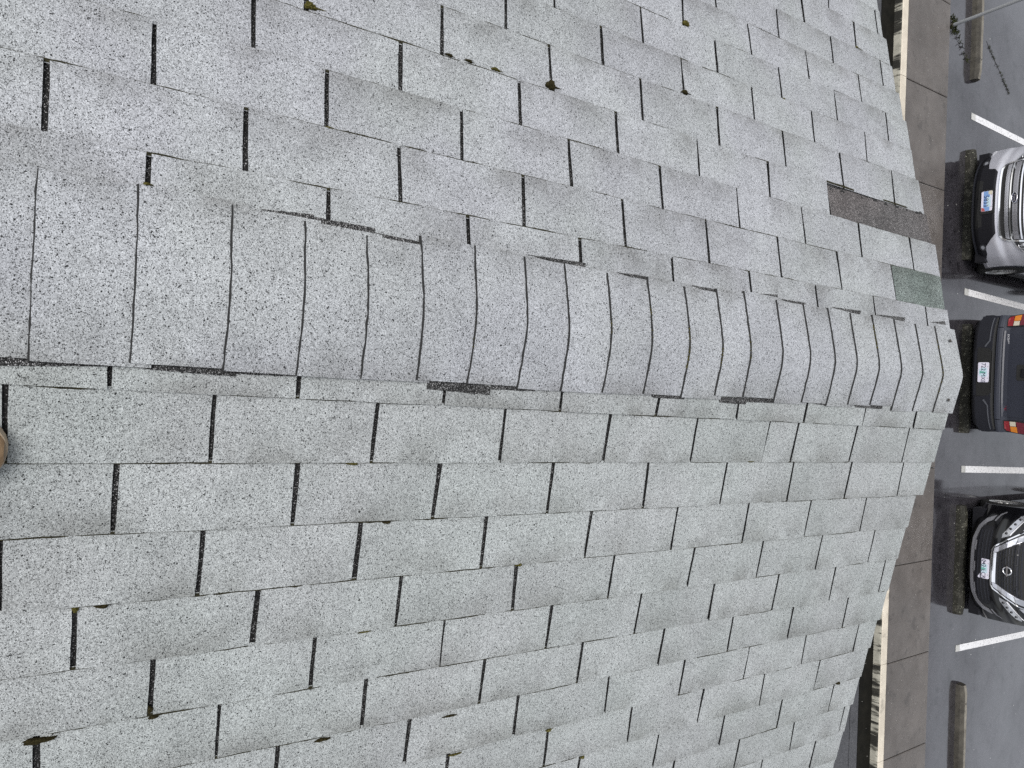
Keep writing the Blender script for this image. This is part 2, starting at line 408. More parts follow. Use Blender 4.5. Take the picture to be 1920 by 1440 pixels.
field = MB()                                  # everything of the roof that lies outside the picture, one mass
nshown = 0
grit = MB()
for sg, E, K in ((1, ER, KR), (-1, EL, KL)):
    for k in range(0, 37):
        keys = [list(x) for x in K.get(k, [])]
        if not keys:
            keys = [[2.35 + .15 * (k % 2) + rj(.01)] * 2]
        while keys[0][0] > -9.7: keys.insert(0, [keys[0][0] - .3055 + rj(.002), keys[0][1] - .3055 + rj(.002)])
        end = rake(sg, k)
        while keys[-1][0] + .305 < end - .04 and not (sg < 0 and k == 3):
            keys.append([keys[-1][0] + .305, keys[-1][1] + .305])
        bounds = keys + [[end + rj(.003), end + rj(.003)]]
        gaps = []
        for i, q in enumerate(bounds):
            g = .0098 if q[0] < 1.2 else .0086
            g *= random.uniform(.8, 1.15)
            if random.random() < .05: g *= .6
            gg = [g * random.uniform(.9, 1.1), g * random.uniform(.75, 1.05)]
            if sg > 0 and k == 1 and abs(q[0] - 1.7609) < .001: gg = [.0060, .0002]
            gaps.append(gg)
        gaps[-1] = [0, 0]
        for i in range(len(bounds) - 1):
            if sg < 0 and k == 3 and bounds[i][0] > 2.05: continue      # torn off tabs (brown piece below)
            green = sg < 0 and k == 1 and bounds[i][0] > 2.38
            a = bounds[i]; b = bounds[i + 1]
            y0, y1 = a[0], b[0]
            vis = in_frame([RP(sg, y, v) for y in (y0, y1) for v in ((lin(E[k - 1], y) if k else .12), lin(E[k], y))])
            if vis and y1 > -.6 and nshown < 299:
                mb = MB()
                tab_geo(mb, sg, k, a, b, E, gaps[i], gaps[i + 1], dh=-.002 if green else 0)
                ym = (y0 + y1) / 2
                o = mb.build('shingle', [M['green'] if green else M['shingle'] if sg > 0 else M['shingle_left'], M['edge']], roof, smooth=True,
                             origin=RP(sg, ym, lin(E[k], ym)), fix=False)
                if green: o['label'] = 'greenish unfaded shingle tab by the roof edge'
                nshown += 1
            elif y1 > -9.5:
                near = y1 > -1.5
                tab_geo(field, sg, k, a, b, E, gaps[i], gaps[i + 1], nu=2, nv=1)
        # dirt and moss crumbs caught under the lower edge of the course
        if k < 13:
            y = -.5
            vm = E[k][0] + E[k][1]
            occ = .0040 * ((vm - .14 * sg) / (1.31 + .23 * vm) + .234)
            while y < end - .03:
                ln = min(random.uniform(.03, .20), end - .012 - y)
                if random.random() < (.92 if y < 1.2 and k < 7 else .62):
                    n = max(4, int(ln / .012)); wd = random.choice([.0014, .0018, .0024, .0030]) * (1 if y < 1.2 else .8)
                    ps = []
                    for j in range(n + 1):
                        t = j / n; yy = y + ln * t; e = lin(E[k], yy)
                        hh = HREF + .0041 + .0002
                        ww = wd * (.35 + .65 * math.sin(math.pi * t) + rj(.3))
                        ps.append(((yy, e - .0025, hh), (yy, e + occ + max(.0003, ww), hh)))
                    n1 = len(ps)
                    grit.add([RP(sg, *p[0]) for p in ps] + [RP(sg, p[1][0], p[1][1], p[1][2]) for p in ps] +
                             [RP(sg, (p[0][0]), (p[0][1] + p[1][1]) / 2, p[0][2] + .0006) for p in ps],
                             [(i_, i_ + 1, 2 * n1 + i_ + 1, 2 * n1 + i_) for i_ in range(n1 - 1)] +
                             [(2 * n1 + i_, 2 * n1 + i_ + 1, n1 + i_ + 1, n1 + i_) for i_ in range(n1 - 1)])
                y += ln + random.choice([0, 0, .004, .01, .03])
fo = field.build('shingle_field', [M['shingle'], M['edge']], roof, smooth=True, fix=False); fo['kind'] = 'stuff'
go = grit.build('seam_grit', M['grit']); tag(go, 'thin dark lines of grit and moss caught along the shingle courses', 'grit', kind='stuff')

# brown layer laid bare where two tabs tore away
bt = MB()
nn = 14
rows = []
for i in range(7):
    b = i / 6; r_ = []
    for j in range(nn + 1):
        t = j / nn; y = 2.099 + .006 + (2.728 - 2.105) * t
        vl = .607 + .022 * t + .003 + (rj(.004) if i == 6 else 0); vu = .494 + .016 * t
        r_.append(RP(-1, y, vu + (vl - vu) * b, HREF + .0021 + .0008 * b))
    rows.append(r_)
bt.grid(rows, 0)
o = bt.build('shingle', [M['brown']], roof, smooth=True); o['label'] = 'brown bare underlayer where two tabs tore off near the roof edge'
# the ragged remains of the torn tabs
for j in range(13):
    if j in (2, 3, 6, 9): continue
    y = 2.12 + .047 * j + rj(.02); ln = random.uniform(.008, .036); v = .600 + (y - 2.1) * .036 + rj(.003)
    tn = MB(); tn.prism([(y, v), (y + ln, v + .001 + rj(.001)), (y + ln - .004, v + .006), (y + ln * .4, v + .0085), (y + .003, v + .005)],
             lambda a, b, h: RP(-1, a, b, h), HREF + .0025, HREF + .0042)
    tn.build('torn_scrap', M['edge'] if j % 3 else M['strip'], roof)


# dark strips that the old ridge caps once covered
STRIPS = [(1, [(-0.106, 0.136), (-0.002, 0.136), (-0.001, 0.147), (-0.106, 0.152)]), (1, [(-0.001, 0.138), (0.094, 0.136), (0.094, 0.141), (-0.001, 0.146)]), (1, [(0.094, 0.135), (0.262, 0.133), (0.266, 0.148), (0.134, 0.144), (0.094, 0.141)]), (1, [(0.263, 0.137), (0.37, 0.136), (0.37, 0.142), (0.263, 0.143)]), (1, [(0.64, 0.131), (0.774, 0.132), (0.796, 0.141), (0.796, 0.158), (0.643, 0.152)]), (1, [(0.797, 0.131), (0.914, 0.133), (0.913, 0.144), (0.797, 0.145)]), (1, [(1.256, 0.130), (1.384, 0.130), (1.388, 0.143), (1.278, 0.143)]), (1, [(1.511, 0.131), (1.748, 0.124), (1.748, 0.139), (1.633, 0.14), (1.63, 0.147), (1.526, 0.146)]), (1, [(1.88, 0.129), (2.003, 0.127), (2.001, 0.138)]), (1, [(2.136, 0.125), (2.254, 0.124), (2.301, 0.126), (2.302, 0.137), (2.155, 0.137)]),
(-1, [(0.293, 0.168), (0.390, 0.176), (0.390, 0.160), (0.361, 0.160)]), (-1, [(0.391, 0.171), (0.512, 0.170), (0.512, 0.155), (0.401, 0.155)]), (-1, [(0.514, 0.161), (0.618, 0.158), (0.618, 0.146), (0.553, 0.147)]), (-1, [(0.877, 0.172), (1.043, 0.177), (1.04, 0.162), (0.982, 0.162)]), (-1, [(1.137, 0.168), (1.252, 0.171), (1.246, 0.156)]), (-1, [(1.388, 0.168), (1.507, 0.169), (1.501, 0.155)]), (-1, [(1.651, 0.177), (1.754, 0.187), (1.754, 0.173)]), (-1, [(1.756, 0.175), (1.881, 0.177), (1.874, 0.163)]), (-1, [(2.015, 0.179), (2.173, 0.184), (2.16, 0.168)]), (-1, [(2.262, 0.181), (2.431, 0.189), (2.423, 0.172)]), (-1, [(2.596, 0.189), (2.696, 0.203), (2.7, 0.190)])]
for sg, poly in STRIPS:
    mb = MB()
    # ragged outline: subdivide each side
    pts = []
    for i in range(len(poly)):
        a, b = poly[i], poly[(i + 1) % len(poly)]
        n = max(1, int(math.hypot(b[0] - a[0], b[1] - a[1]) / .012))
        for j in range(n):
            t = j / n; pts.append((a[0] + (b[0] - a[0]) * t + rj(.0006), a[1] + (b[1] - a[1]) * t + (rj(.0007) if j else 0)))
    vu, vl = .085, (ER if sg > 0 else EL)[0]
    def hh(y, v, h): return RP(sg, y, v, HREF + .0036 + .0044 * (v - vu) / (lin(vl, y) - vu) + h)
    mb.prism(pts, hh, 0.0, .0022)
    mb.build('bare_strip', M['strip'], roof)

# ridge caps: each overlaps the one nearer the camera
CAPY = [-.56, -.435, -.31, -.185, -.044, .096, .243, .372, .495, .613, .735, .863, .979, 1.105, 1.237, 1.368, 1.492, 1.605, 1.742, 1.869, 1.991, 2.104, 2.226, 2.356, 2.487, 2.619, 2.752]
def cap_geo(mb, y0, y1, last=False, shift=0.0, nu=16, sk=0.0, vl=-.169, vr=.139):
    vl += shift; vr += shift
    ys = [y0, y0 + (y1 - y0) * .5, y1 if last else y1 + .03]
    hs = [0.0, -.0022 if not last else -.0005, -.0052 if not last else -.001]
    je = [rj(.0008) for _ in range(nu + 1)]
    rows = []
    for r_, (y, h) in enumerate(zip(ys, hs)):
        row = []
        for j in range(nu + 1):
            v = vl + (vr - vl) * j / nu; x = v * CT
            rr_ = max(.012, .055 - .0165 * y)
            z = -(ST / CT) * (math.sqrt(x * x + rr_ * rr_) - rr_)
            yy = y + (je[j] if r_ == 0 else 0) + (sk * v)
            row.append((x, yy, ZR + z + h))
        rows.append(row)
    n0 = len(mb.v)
    for r_ in range(3):
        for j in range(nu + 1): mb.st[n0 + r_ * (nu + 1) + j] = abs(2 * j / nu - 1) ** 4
    mb.grid(rows, 0)
    th = .0055
    def skirt(line, back=0.0):
        n = len(line); mb.add(line + [(p[0], p[1] - back * random.uniform(.6, 1.3), p[2] - th) for p in line], [(i, i + 1, i + 1 + n, i + n) for i in range(n - 1)], 1)
    skirt(rows[0], .0038); skirt([r_[0] for r_ in rows]); skirt([r_[-1] for r_ in rows])
    if last: skirt(rows[-1])
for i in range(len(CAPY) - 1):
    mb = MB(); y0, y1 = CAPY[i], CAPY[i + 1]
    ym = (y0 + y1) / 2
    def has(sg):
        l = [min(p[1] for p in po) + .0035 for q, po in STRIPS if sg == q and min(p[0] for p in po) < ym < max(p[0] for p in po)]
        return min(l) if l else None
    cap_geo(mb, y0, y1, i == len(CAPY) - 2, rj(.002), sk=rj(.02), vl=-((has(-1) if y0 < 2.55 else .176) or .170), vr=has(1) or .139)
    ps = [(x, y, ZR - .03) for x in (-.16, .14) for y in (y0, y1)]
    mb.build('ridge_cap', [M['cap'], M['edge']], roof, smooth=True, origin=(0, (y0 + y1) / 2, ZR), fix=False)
mb = MB(); y = -9.7
while y < -.57: cap_geo(mb, y, y + .125, nu=8, shift=rj(.004)); y += .1255
o = mb.build('ridge_cap_row', [M['shingle'], M['edge']], roof, smooth=True, fix=False); o['kind'] = 'stuff'
# two exposed nails on the last cap
for sg, y, v in ((-1, 2.693, .127), (1, 2.684, .088)):
    mb = MB(); p = Vector(RP(sg, y, v, .007)); mb.disc(p, .006, (sg * ST, 0, CT), 10, .003)
    mb.build('nail', M['rust'], roof)

# ------------------------------------------------------------------ moss clumps
def moss(sg, y, v, ry, rv, h, mat, label, tail=None, name='moss_clump', lean=0.0):
    bm = bmesh.new(); bmesh.ops.create_icosphere(bm, subdivisions=3, radius=1.0)
    sd = random.uniform(0, 50)
    o_ = Vector(RP(sg, y, v, HREF + .006))
    for p in bm.verts:
        c = p.co.copy(); a = math.atan2(c.y, c.x)
        k_ = 1 + .20 * math.sin(3 * a + sd) + .13 * math.sin(7 * a + 2 * sd) + rj(.07)
        yy = c.x * ry * k_; vv = c.y * rv * k_ + lean * c.x * ry; zz = max(-.25, c.z) * h * (1 + rj(.22))
        p.co = Vector(RP(sg, y + yy, v + vv, HREF + .006 + zz)) - o_
    if tail:
        ty, tv = tail; n = 7; ring = []
        for j in range(n):
            t = j / (n - 1); wv = rv * .45 * (1 - t) + .0004; hh = h * .5 * (1 - t) + .0006
            cy, cv = y + ty * t, v + tv * t
            ring.append([bm.verts.new(Vector(RP(sg, cy + du * .3, cv + du, HREF + .005 + dh)) - o_) for du, dh in ((-wv, 0), (0, hh), (wv, 0))])
        for j in range(n - 1):
            for q in range(2): bm.faces.new((ring[j][q], ring[j][q + 1], ring[j + 1][q + 1], ring[j + 1][q]))
    me = bpy.data.meshes.new(name); bm.to_mesh(me); bm.free(); me.materials.append(M[mat])
    ob = bpy.data.objects.new(name, me); COL.objects.link(ob); ob.location = o_
    tag(ob, label, 'moss', 'moss clumps in the shingle joints'); return ob
MG = [
 (-1, .985, .634, .0130, .0120, .012, 'moss_dark', 'big round dark brown moss clump, largest in the upper half of the photo', (.034, .001)),
 (-1, .388, .630, .0120, .0075, .008, 'moss_olive', 'olive moss clump with a thin tail at the top edge of the photo', (.034, .002)),
 (-1, .703, .6245, .0100, .0028, .004, 'moss_dark', 'first and flattest of three small dark moss clumps in a row at upper middle', (.016, .0)),
 (-1, .754, .6265, .0098, .0032, .004, 'moss_dark', 'middle one of three small dark moss clumps in a row at upper middle', (.016, .0)),
 (-1, .826, .6275, .0120, .0034, .005, 'moss_olive', 'last and greenest of three small moss clumps in a row at upper middle', (.022, .001)),
 (-1, .522, .494, .0105, .0030, .004, 'moss_dark', 'small flat dark moss clump left of a slot, alone on its course, upper left', (.010, .0)),
 (-1, .424, .367, .0085, .0028, .004, 'moss_yellow', 'yellowish moss wedge at the foot of a slot left of centre, above the ridge', (.020, .001)),
 (-1, 1.512, 1.003, .0125, .0080, .008, 'moss_olive', 'olive leaf shaped moss clump under a slot near the top edge', (.02, .001)),
 (-1, 1.470, .762, .0120, .0060, .007, 'moss_dark', 'brown moss clump under a slot at upper right, with a tail', (.03, .001)),
 (1, .043, .580, .0055, .0056, .006, 'moss_olive', 'small olive moss knob on top of a slot at lower left', None),
 (1, .083, .578, .0110, .0044, .006, 'moss_dark', 'long dark moss cushion just right of the moss knob at lower left', (.018, -.001)),
 (1, .176, .806, .0052, .0070, .007, 'moss_dark', 'dark moss lump halfway down a slot at lower left', None),
 (1, .183, .824, .0080, .0028, .005, 'moss_dark', 'hooked dark moss smear at the bottom of a slot, lower left', (.018, -.002)),
 (1, .000, .830, .0240, .0050, .008, 'moss_dark', 'broad dark moss wedge with a tail in the lower left corner', (.03, -.002)),
 (1, .528, .957, .0160, .0032, .005, 'moss_dark', 'flat dark moss sliver on a course line near the bottom edge, left of middle', (.02, -.001)),
 (1, .507, .3155, .0120, .0026, .005, 'moss_olive', 'thin olive moss cushion on the course line just below the ridge, left of middle', None),
 (1, .601, .4475, .0095, .0032, .005, 'moss_dark', 'small black moss wedge on the course line two courses below the ridge', None),
 (1, .962, .5775, .0105, .0042, .006, 'moss_olive', 'small olive moss cap on top of a slot at lower centre', None),
 (1, 1.167, 1.084, .0090, .0042, .005, 'moss_yellow', 'yellow green moss tuft on a slot near the bottom edge, right of middle', (.016, -.001)),
 (1, 1.312, 1.206, .0075, .0040, .005, 'moss_yellow', 'lowest and smallest green moss tuft at the bottom edge', None),
 (1, .588, .703, .0130, .0018, .004, 'moss_yellow', 'yellow brown moss thread on the fourth course below the ridge', None),
 (1, .880, 1.085, .0180, .0022, .004, 'moss_olive', 'thin olive moss thread at the bottom edge beside a slot', (.02, -.001)),
 (1, .845, .968, .0180, .0022, .004, 'moss_dark', 'long dark moss thread beside a moss filled slot at the bottom middle', None),
 (-1, .614, .150, .0060, .0050, .008, 'moss_yellow', 'green moss wedge at the corner of a ridge cap, left of middle', None),
 (-1, .107, .176, .0085, .0032, .006, 'moss_olive', 'brown moss at the foot of a slot beside the ridge, far left', (.014, -.001)),
 (-1, -.060, .170, .0260, .0022, .006, 'moss_yellow', 'long pale yellow moss streak at the left edge above the ridge', (.03, -.001)),
 (1, 2.520, 1.200, .0130, .0050, .008, 'moss_dark', 'dark moss hook on the last slot at lower right, by the roof edge', None),
 (-1, 1.938, .879, .0090, .0030, .004, 'moss_yellow', 'tiny yellow green moss tuft under a slot at upper right', None),
 (-1, 2.447, 1.245, .0080, .0028, .004, 'moss_yellow', 'tiny green moss tuft near the roof edge at the top right', (.04, .0)),
 (1, 1.715, .318, .0150, .0018, .004, 'moss_olive', 'short moss thread on the course line under the ridge, right of middle', None),
]
for q in MG: moss(*q)
# moss lines under the ridge cap edges
rm = MB()
for y, v0, v1, n in ((1.605, -.06, .02, 26), (1.237, -.09, .0, 20), (1.368, -.05, .06, 30), (1.492, -.03, .05, 16), (2.619, -.13, .10, 44), (.735, .0, .06, 12), (2.226, -.14, -.06, 22), (1.105, -.05, .0, 10)):
    for j in range(n):
        v = v0 + (v1 - v0) * (j + rj(.4)) / n; x = v * CT; r_ = random.uniform(.0012, .0034)
        rr_ = max(.012, .055 - .0165 * y); z = ZR - (ST / CT) * (math.sqrt(x * x + rr_ * rr_) - rr_) - .0035
        rm.add([(x - r_, y - .0005, z), (x, y - r_ * 1.3, z + .001), (x + r_, y - .0005, z), (x, y + .001, z + .0042)],
               [(0, 1, 3), (1, 2, 3), (0, 2, 1)])
tag(rm.build('ridge_moss', M['moss_olive']), 'fine moss growing in the seams of the ridge caps', 'moss', kind='stuff')

# ------------------------------------------------------------------ the boot of whoever took the photo
def boot(loc, rz, slope):
    t = empty('boot', loc, rz); t.rotation_euler = (0, slope, rz)
    tag(t, 'rounded tan toe of a work boot just showing at the left edge of the photo', 'boot')
    def outline(y):     # half width along the foot, heel at -0.30, toe at 0
        u = -y / .30
        return .050 * (max(0.0, 1 - ((.16 - u) / .16) ** 2) ** .5 if u < .16 else 1 - .30 * min(1, max(0, (u - .25) / .35)) if u < .86 else .7 * (max(0, 1 - ((u - .86) / .145) ** 2)) ** .5)
    ysn = [-.0005, -.004, -.010, -.02, -.035, -.055, -.09, -.13, -.17, -.21, -.25, -.28, -.294, -.2995]
    so = MB(); rows = []
    for y in ysn:
        hw = max(.002, outline(y)); rows.append([(-hw, y, 0), (-hw, y, .024), (hw, y, .024), (hw, y, 0)])
    so.grid(rows, closed=True); so.f += [(0, 1, 2, 3), tuple(len(so.v) - 4 + i for i in (3, 2, 1, 0))]; so.m += [0, 0]
    so.build('sole', M['sole'], t)
    up = MB(); rows = []
    for y in ysn[1:]:
        hw = max(.002, outline(y) - .004); u = -y / .3
        hz = .028 + .045 * min(1, max(0, u / .16)) ** .6 + (.075 * max(0, (u - .35) / .3) if u < .65 else .075)
        rows.append([(hw * math.cos(a) * (1 if math.sin(a) < .6 else .9), y, .022 + max(0, hz - .022) * math.sin(a)) for a in [math.pi * i / 12 for i in range(13)]])
    up.grid(rows)
    up.build('upper', M['leather'], t, smooth=True)
    sh = MB(); rows = []
    for z, r_ in ((.09, .050), (.13, .052), (.18, .055), (.20, .056)):
        rows.append([(r_ * math.cos(a), -.235 + r_ * 1.15 * math.sin(a), z) for a in [2 * math.pi * i / 16 for i in range(16)]])
    sh.grid(rows, closed=True); sh.build('shaft', M['leather'], t, smooth=True)
    st = MB()
    st.grid([[(outline(y) * sx * .99, y, .026 + dz) for dz in (0, .003)] for sx in (1,) for y in ysn[2:]])
    st.build('welt', M['sole'], t)
    la = MB()
    for i in range(5): la.box(-.022, .022, -.12 - .02 * i, -.114 - .02 * i, .087 + .011 * i, .093 + .011 * i)
    la.build('laces', M['plastic'], t)
boot(RP(1, -.0635, .282, .0), 0, TH)

# ------------------------------------------------------------------ ground, laid out along the kerb: s along it, t away from the roof
ANG = math.atan2(.37, 11.08)
CA, SA = math.cos(ANG), math.sin(ANG)
def GP(s, t, z=0.0): return (s * CA - t * SA, 10.3 + s * SA + t * CA, z)
def sheet(name, s0, s1, t0, t1, z, mat, parent=None, kind=None):
    mb = MB(); mb.add([GP(s0, t0, z), GP(s1, t0, z), GP(s1, t1, z), GP(s0, t1, z)], [(0, 1, 2, 3)])
    o = mb.build(name, mat, parent)
    if kind: o['kind'] = kind
    return o
sheet('ground', -400, 400, -400, 400, -.02, M['lane'], kind='structure')
lot = sheet('parking_lot', -45, 45, 1.09, 60, 0.0, M['lot'], kind='structure')
sheet('driveway', -45, 45, -30, -.72, 0.0, M['lane'], kind='structure')
sheet('driveway', -45, 45, -.735, -.545, .004, M['lane'], kind='structure')
sheet('gutter', -45, 45, -.54, -.205, .006, M['gutter'], kind='structure')
walk = sheet('sidewalk', -45, 45, -.06, 1.095, .085, M['joint'], kind='structure')
joints = [2.40 + 1.418 * i for i in range(-20, 21)]
for i in range(len(joints) - 1):
    a, b = joints[i] + .006, joints[i + 1] - .006
    mb = MB(); t0, t1 = -.056, 1.10
    z1 = .12 + rj(.0015)
    sk = .02
    ps = [(a, t0), (b, t0), (b + sk, t1), (a + sk, t1)]
    c = .012
    inner = [(a + c, t0 + c), (b - c, t0 + c), (b + sk - c, t1 - c), (a + sk + c, t1 - c)]
    V = [GP(*p, .0) for p in ps] + [GP(*p, z1 - .006) for p in ps] + [GP(*p, z1) for p in inner]
    mb.add(V, [(8, 9, 10, 11)] + [(j, (j + 1) % 4, 4 + (j + 1) % 4, 4 + j) for j in range(4)] + [(4 + j, 4 + (j + 1) % 4, 8 + (j + 1) % 4, 8 + j) for j in range(4)])
    mb.build('paving_slab', M['slab'], walk, origin=GP((a + b) / 2, .5, .12))
kerb = empty('kerb', GP(0, -.13)); kerb['kind'] = 'structure'
for i in range(len(joints) - 1):
    a, b = joints[i] + .003 - .012, joints[i + 1] - .003 - .012
    mb = MB()
    pr = [(-.214, 0.0), (-.205, .09), (-.198, .112), (-.186, .1215), (-.062, .1225), (-.062, 0.0)]
    n = len(pr); mb.add([GP(s_, t_, z_) for s_ in (a, b) for t_, z_ in pr], [(0, 1, n + 1, n), (1, 2, n + 2, n + 1)], 0)
    mb.add([GP(s_, t_, z_) for s_ in (a, b) for t_, z_ in pr], [(2, 3, n + 3, n + 2), (3, 4, n + 4, n + 3), (4, 5, n + 5, n + 4), (0, 5, 4, 3, 2, 1), (n, n + 1, n + 2, n + 3, n + 4, n + 5)], 1)
    o = mb.build('kerb_stone', [M['kerb_face'], M['kerb_top']], None, origin=GP((a + b) / 2, -.13, 0))
    o.parent = kerb; o.location = Vector(o.location) - Vector(kerb.location)
for (s0, t0), (s1, t1) in (((-4.64, 2.07), (-4.58, 3.92)), ((-1.80, 2.04), (-1.705, 4.135)), ((1.085, 2.135), (1.21, 4.355)), ((4.025, 2.145), (4.195, 4.585)), ((-7.45, 2.05), (-7.44, 3.9)), ((6.98, 2.16), (7.2, 4.6))):
    ds = (s1 - s0) / (t1 - t0)
    for a, b, mat, z in ((t0, t0 + .13, 'worn_paint', .004), (t0 + .132, 7.1, 'paint', .004)):
        mb = MB(); hw = .054
        L = [GP(s0 + ds * (t - t0) - hw, t, z) for t in (a, b)]; Rr = [GP(s0 + ds * (t - t0) + hw, t, z) for t in (a, b)]
        mb.add([L[0], Rr[0], Rr[1], L[1]], [(0, 1, 2, 3)])
        mb.build('parking_line', M[mat], lot)

# wheel stops
def wheel_stop(s0, s1, t, mats, label, h=.125, rz=0.0, top=None):
    mb = MB()
    pr = [(0, 0), (.012, .07), (.035, h - .012), (.05, h), (.115, h), (.13, h - .012), (.155, .07), (.165, 0)]
    L = s1 - s0; n = len(pr); secs = []
    ns = 12
    for i in range(ns + 1):
        x = L * i / ns; e = min(x, L - x); tp = .02 * max(0, 1 - e / .04) if e < .04 else 0
        secs.append([(x, a + rj(.0025), max(0, b - tp) + (rj(.003) if 0 < b else 0)) for a, b in pr])
    fs = []; V = [p for r_ in secs for p in r_]
    mi = []
    for i in range(ns):
        for j in range(n - 1):
            mb_f = (i * n + j, i * n + j + 1, (i + 1) * n + j + 1, (i + 1) * n + j)
            fs.append(mb_f); mi.append(1 if j == 3 else 0)
    mb.v = [tuple(p) for p in V]; mb.f = fs + [tuple(range(n)), tuple(ns * n + j for j in range(n))]; mb.m = mi + [0, 0]
    o = mb.build('wheel_stop', [M[m] for m in mats])
    o.location = GP(s0, t, .0); o.rotation_euler = (0, 0, ANG + rz)
    tag(o, label, 'wheel stop', 'concrete wheel stops at the heads of the stalls')
    for x in (.3, L - .3):
        p = MB(); p.disc((x, .082, h - .002), .014, (0, 0, 1), 10, .006); p.build('pin', M['rust'], o)
    return o
wheel_stop(-6.96, -5.20, 1.985, ('stop_clean', 'stop_top'), 'weathered wheel stop with a cream top beside the thin post, top right')
wheel_stop(-4.06, -2.30, 1.93, ('stop_moss', 'stop_moss'), 'dark mossy wheel stop under the bumper of the silver van')
wheel_stop(-1.27, .49, 2.02, ('stop_moss', 'stop_moss'), 'dark mossy wheel stop behind the dark blue vehicle')
wheel_stop(1.665, 3.43, 2.015, ('stop_moss', 'stop_moss'), 'dark speckled wheel stop in front of the black car')
wheel_stop(4.62, 6.38, 2.20, ('stop_clean', 'stop_top'), 'bare wheel stop of an empty stall in the lower right corner', rz=.01)

# thin post on the edge of the sidewalk
post = empty('post', GP(-5.9, 1.385, 0)); tag(post, 'thin grey steel post rising from the edge of the sidewalk at the top right', 'post')
mb = MB(); mb.disc((0, 0, 0), .026, (0, 0, 1), 14, 2.1); mb.build('pole', M['steel'], post, smooth=False)
mb = MB(); mb.disc((0, 0, 0), .045, (0, 0, 1), 14, .03, r2=.03); mb.build('collar', M['rust'], post)
mb = MB(); mb.disc((0, 0, 2.1), .023, (0, 0, 1), 14, .012, r2=.012); mb.build('cap', M['steel'], post)

# weeds: sprigs round the post, and along a crack
def weeds(name, spots, label, size):
    mb = MB()
    for s_, t_ in spots:
        for _ in range(7):
            a = random.uniform(0, 6.28); l_ = size * random.uniform(.4, 1.2); d = Vector((math.cos(a), math.sin(a), random.uniform(.3, 1.1))).normalized()
            p = Vector(GP(s_ + rj(.02), t_ + rj(.02), .002)); q = p + d * l_; sd = d.orthogonal().normalized() * size * .09
            mb.add([p - sd * .4, p + sd * .4, (p + q) / 2 + sd, q, (p + q) / 2 - sd], [(0, 1, 2, 3, 4)])
    return tag(mb.build(name, M['weed']), label, 'weed', kind='stuff')
weeds('weeds', [(-5.9 + rj(.13), 1.42 + rj(.10)) for _ in range(22)] + [(-5.85 + .055 * i + rj(.02), 1.50 + .05 * i + rj(.02)) for i in range(8)], 'dark scraggly weeds growing round the foot of the thin post', .07)
weeds('weeds', [(-5.95 + .06 * u + rj(.012), 2.48 + .075 * u + rj(.012)) for u in [random.uniform(1, 11) for _ in range(24)]], 'thin line of weeds in a crack of the wet asphalt, top right', .036)
# the crack itself
mb = MB(); pts = [(-5.95 + .06 * i + rj(.012), 2.48 + .075 * i + rj(.02)) for i in range(12)]
for i in range(11):
    a, b = pts[i], pts[i + 1]; ww = .006
    mb.add([GP(a[0] - ww, a[1], .003), GP(a[0] + ww, a[1], .003), GP(b[0] + ww, b[1], .003), GP(b[0] - ww, b[1], .003)], [(0, 1, 2, 3)])
mb.build('crack', M['joint'], lot)

# ------------------------------------------------------------------ vehicles (x across, y away from the roof, z up; nearest end at y = 0)
def cubic(tab, z):
    if z <= tab[0][0]: return tab[0][1]
    for (a, u), (b, v) in zip(tab, tab[1:]):
        if z <= b:
            t = (z - a) / (b - a); t = t * t * (3 - 2 * t); return u + (v - u) * t
    return tab[-1][1]
def drape(name, poly, surf, off, thick, mat, parent, step=.05, smooth=True):
    """a panel with outline poly in (x, z), laid on the surface y = surf(x, z), standing off by off"""
    bm = bmesh.new()
    vs = [bm.verts.new((x, 0, z)) for x, z in poly]
    bm.faces.new(vs); bmesh.ops.triangulate(bm, faces=bm.faces[:])
    for ax in (0, 2):
        lo = min(p[0 if ax == 0 else 1] for p in poly); hi = max(p[0 if ax == 0 else 1] for p in poly)
        c = math.floor(lo / step) * step + step
        while c < hi - 1e-4:
            no = [0, 0, 0]; no[ax] = 1; co = [0, 0, 0]; co[ax] = c
            bmesh.ops.bisect_plane(bm, geom=bm.verts[:] + bm.edges[:] + bm.faces[:], plane_co=co, plane_no=no)
            c += step
    bmesh.ops.triangulate(bm, faces=bm.faces[:])
    r = bmesh.ops.extrude_face_region(bm, geom=bm.faces[:])
    back = [g for g in r['geom'] if isinstance(g, bmesh.types.BMVert)]
    bs = set(back)
    for v in bm.verts:
        y = surf(v.co.x, v.co.z) - off
        v.co.y = y + (thick if v in bs else 0)
    bmesh.ops.recalc_face_normals(bm, faces=bm.faces[:])
    me = bpy.data.meshes.new(name); bm.to_mesh(me); bm.free(); me.materials.append(mat)
    o = bpy.data.objects.new(name, me); COL.objects.link(o); o.parent = parent
    return o
def mirror(poly): return [(-x, z) for x, z in reversed(poly)]
def text_on(name, txt, size, mat, parent, fn, w_scale=1.0):
    """flat lettering: fn(u, v) gives the place of a point of the text (centred)"""
    cu = bpy.data.curves.new(name, 'FONT'); cu.body = txt; cu.size = size; cu.align_x = 'CENTER'; cu.align_y = 'CENTER'; cu.resolution_u = 2
    tmp = bpy.data.objects.new(name + '_curve', cu); COL.objects.link(tmp)
    dg = bpy.context.evaluated_depsgraph_get(); me = bpy.data.meshes.new_from_object(tmp.evaluated_get(dg))
    bpy.data.objects.remove(tmp); bpy.data.curves.remove(cu)
    for v in me.vertices: v.co = fn(v.co.x * w_scale, v.co.y)
    me.materials.clear(); me.materials.append(mat); me.name = name
    o = bpy.data.objects.new(name, me); COL.objects.link(o); o.parent = parent
    return o
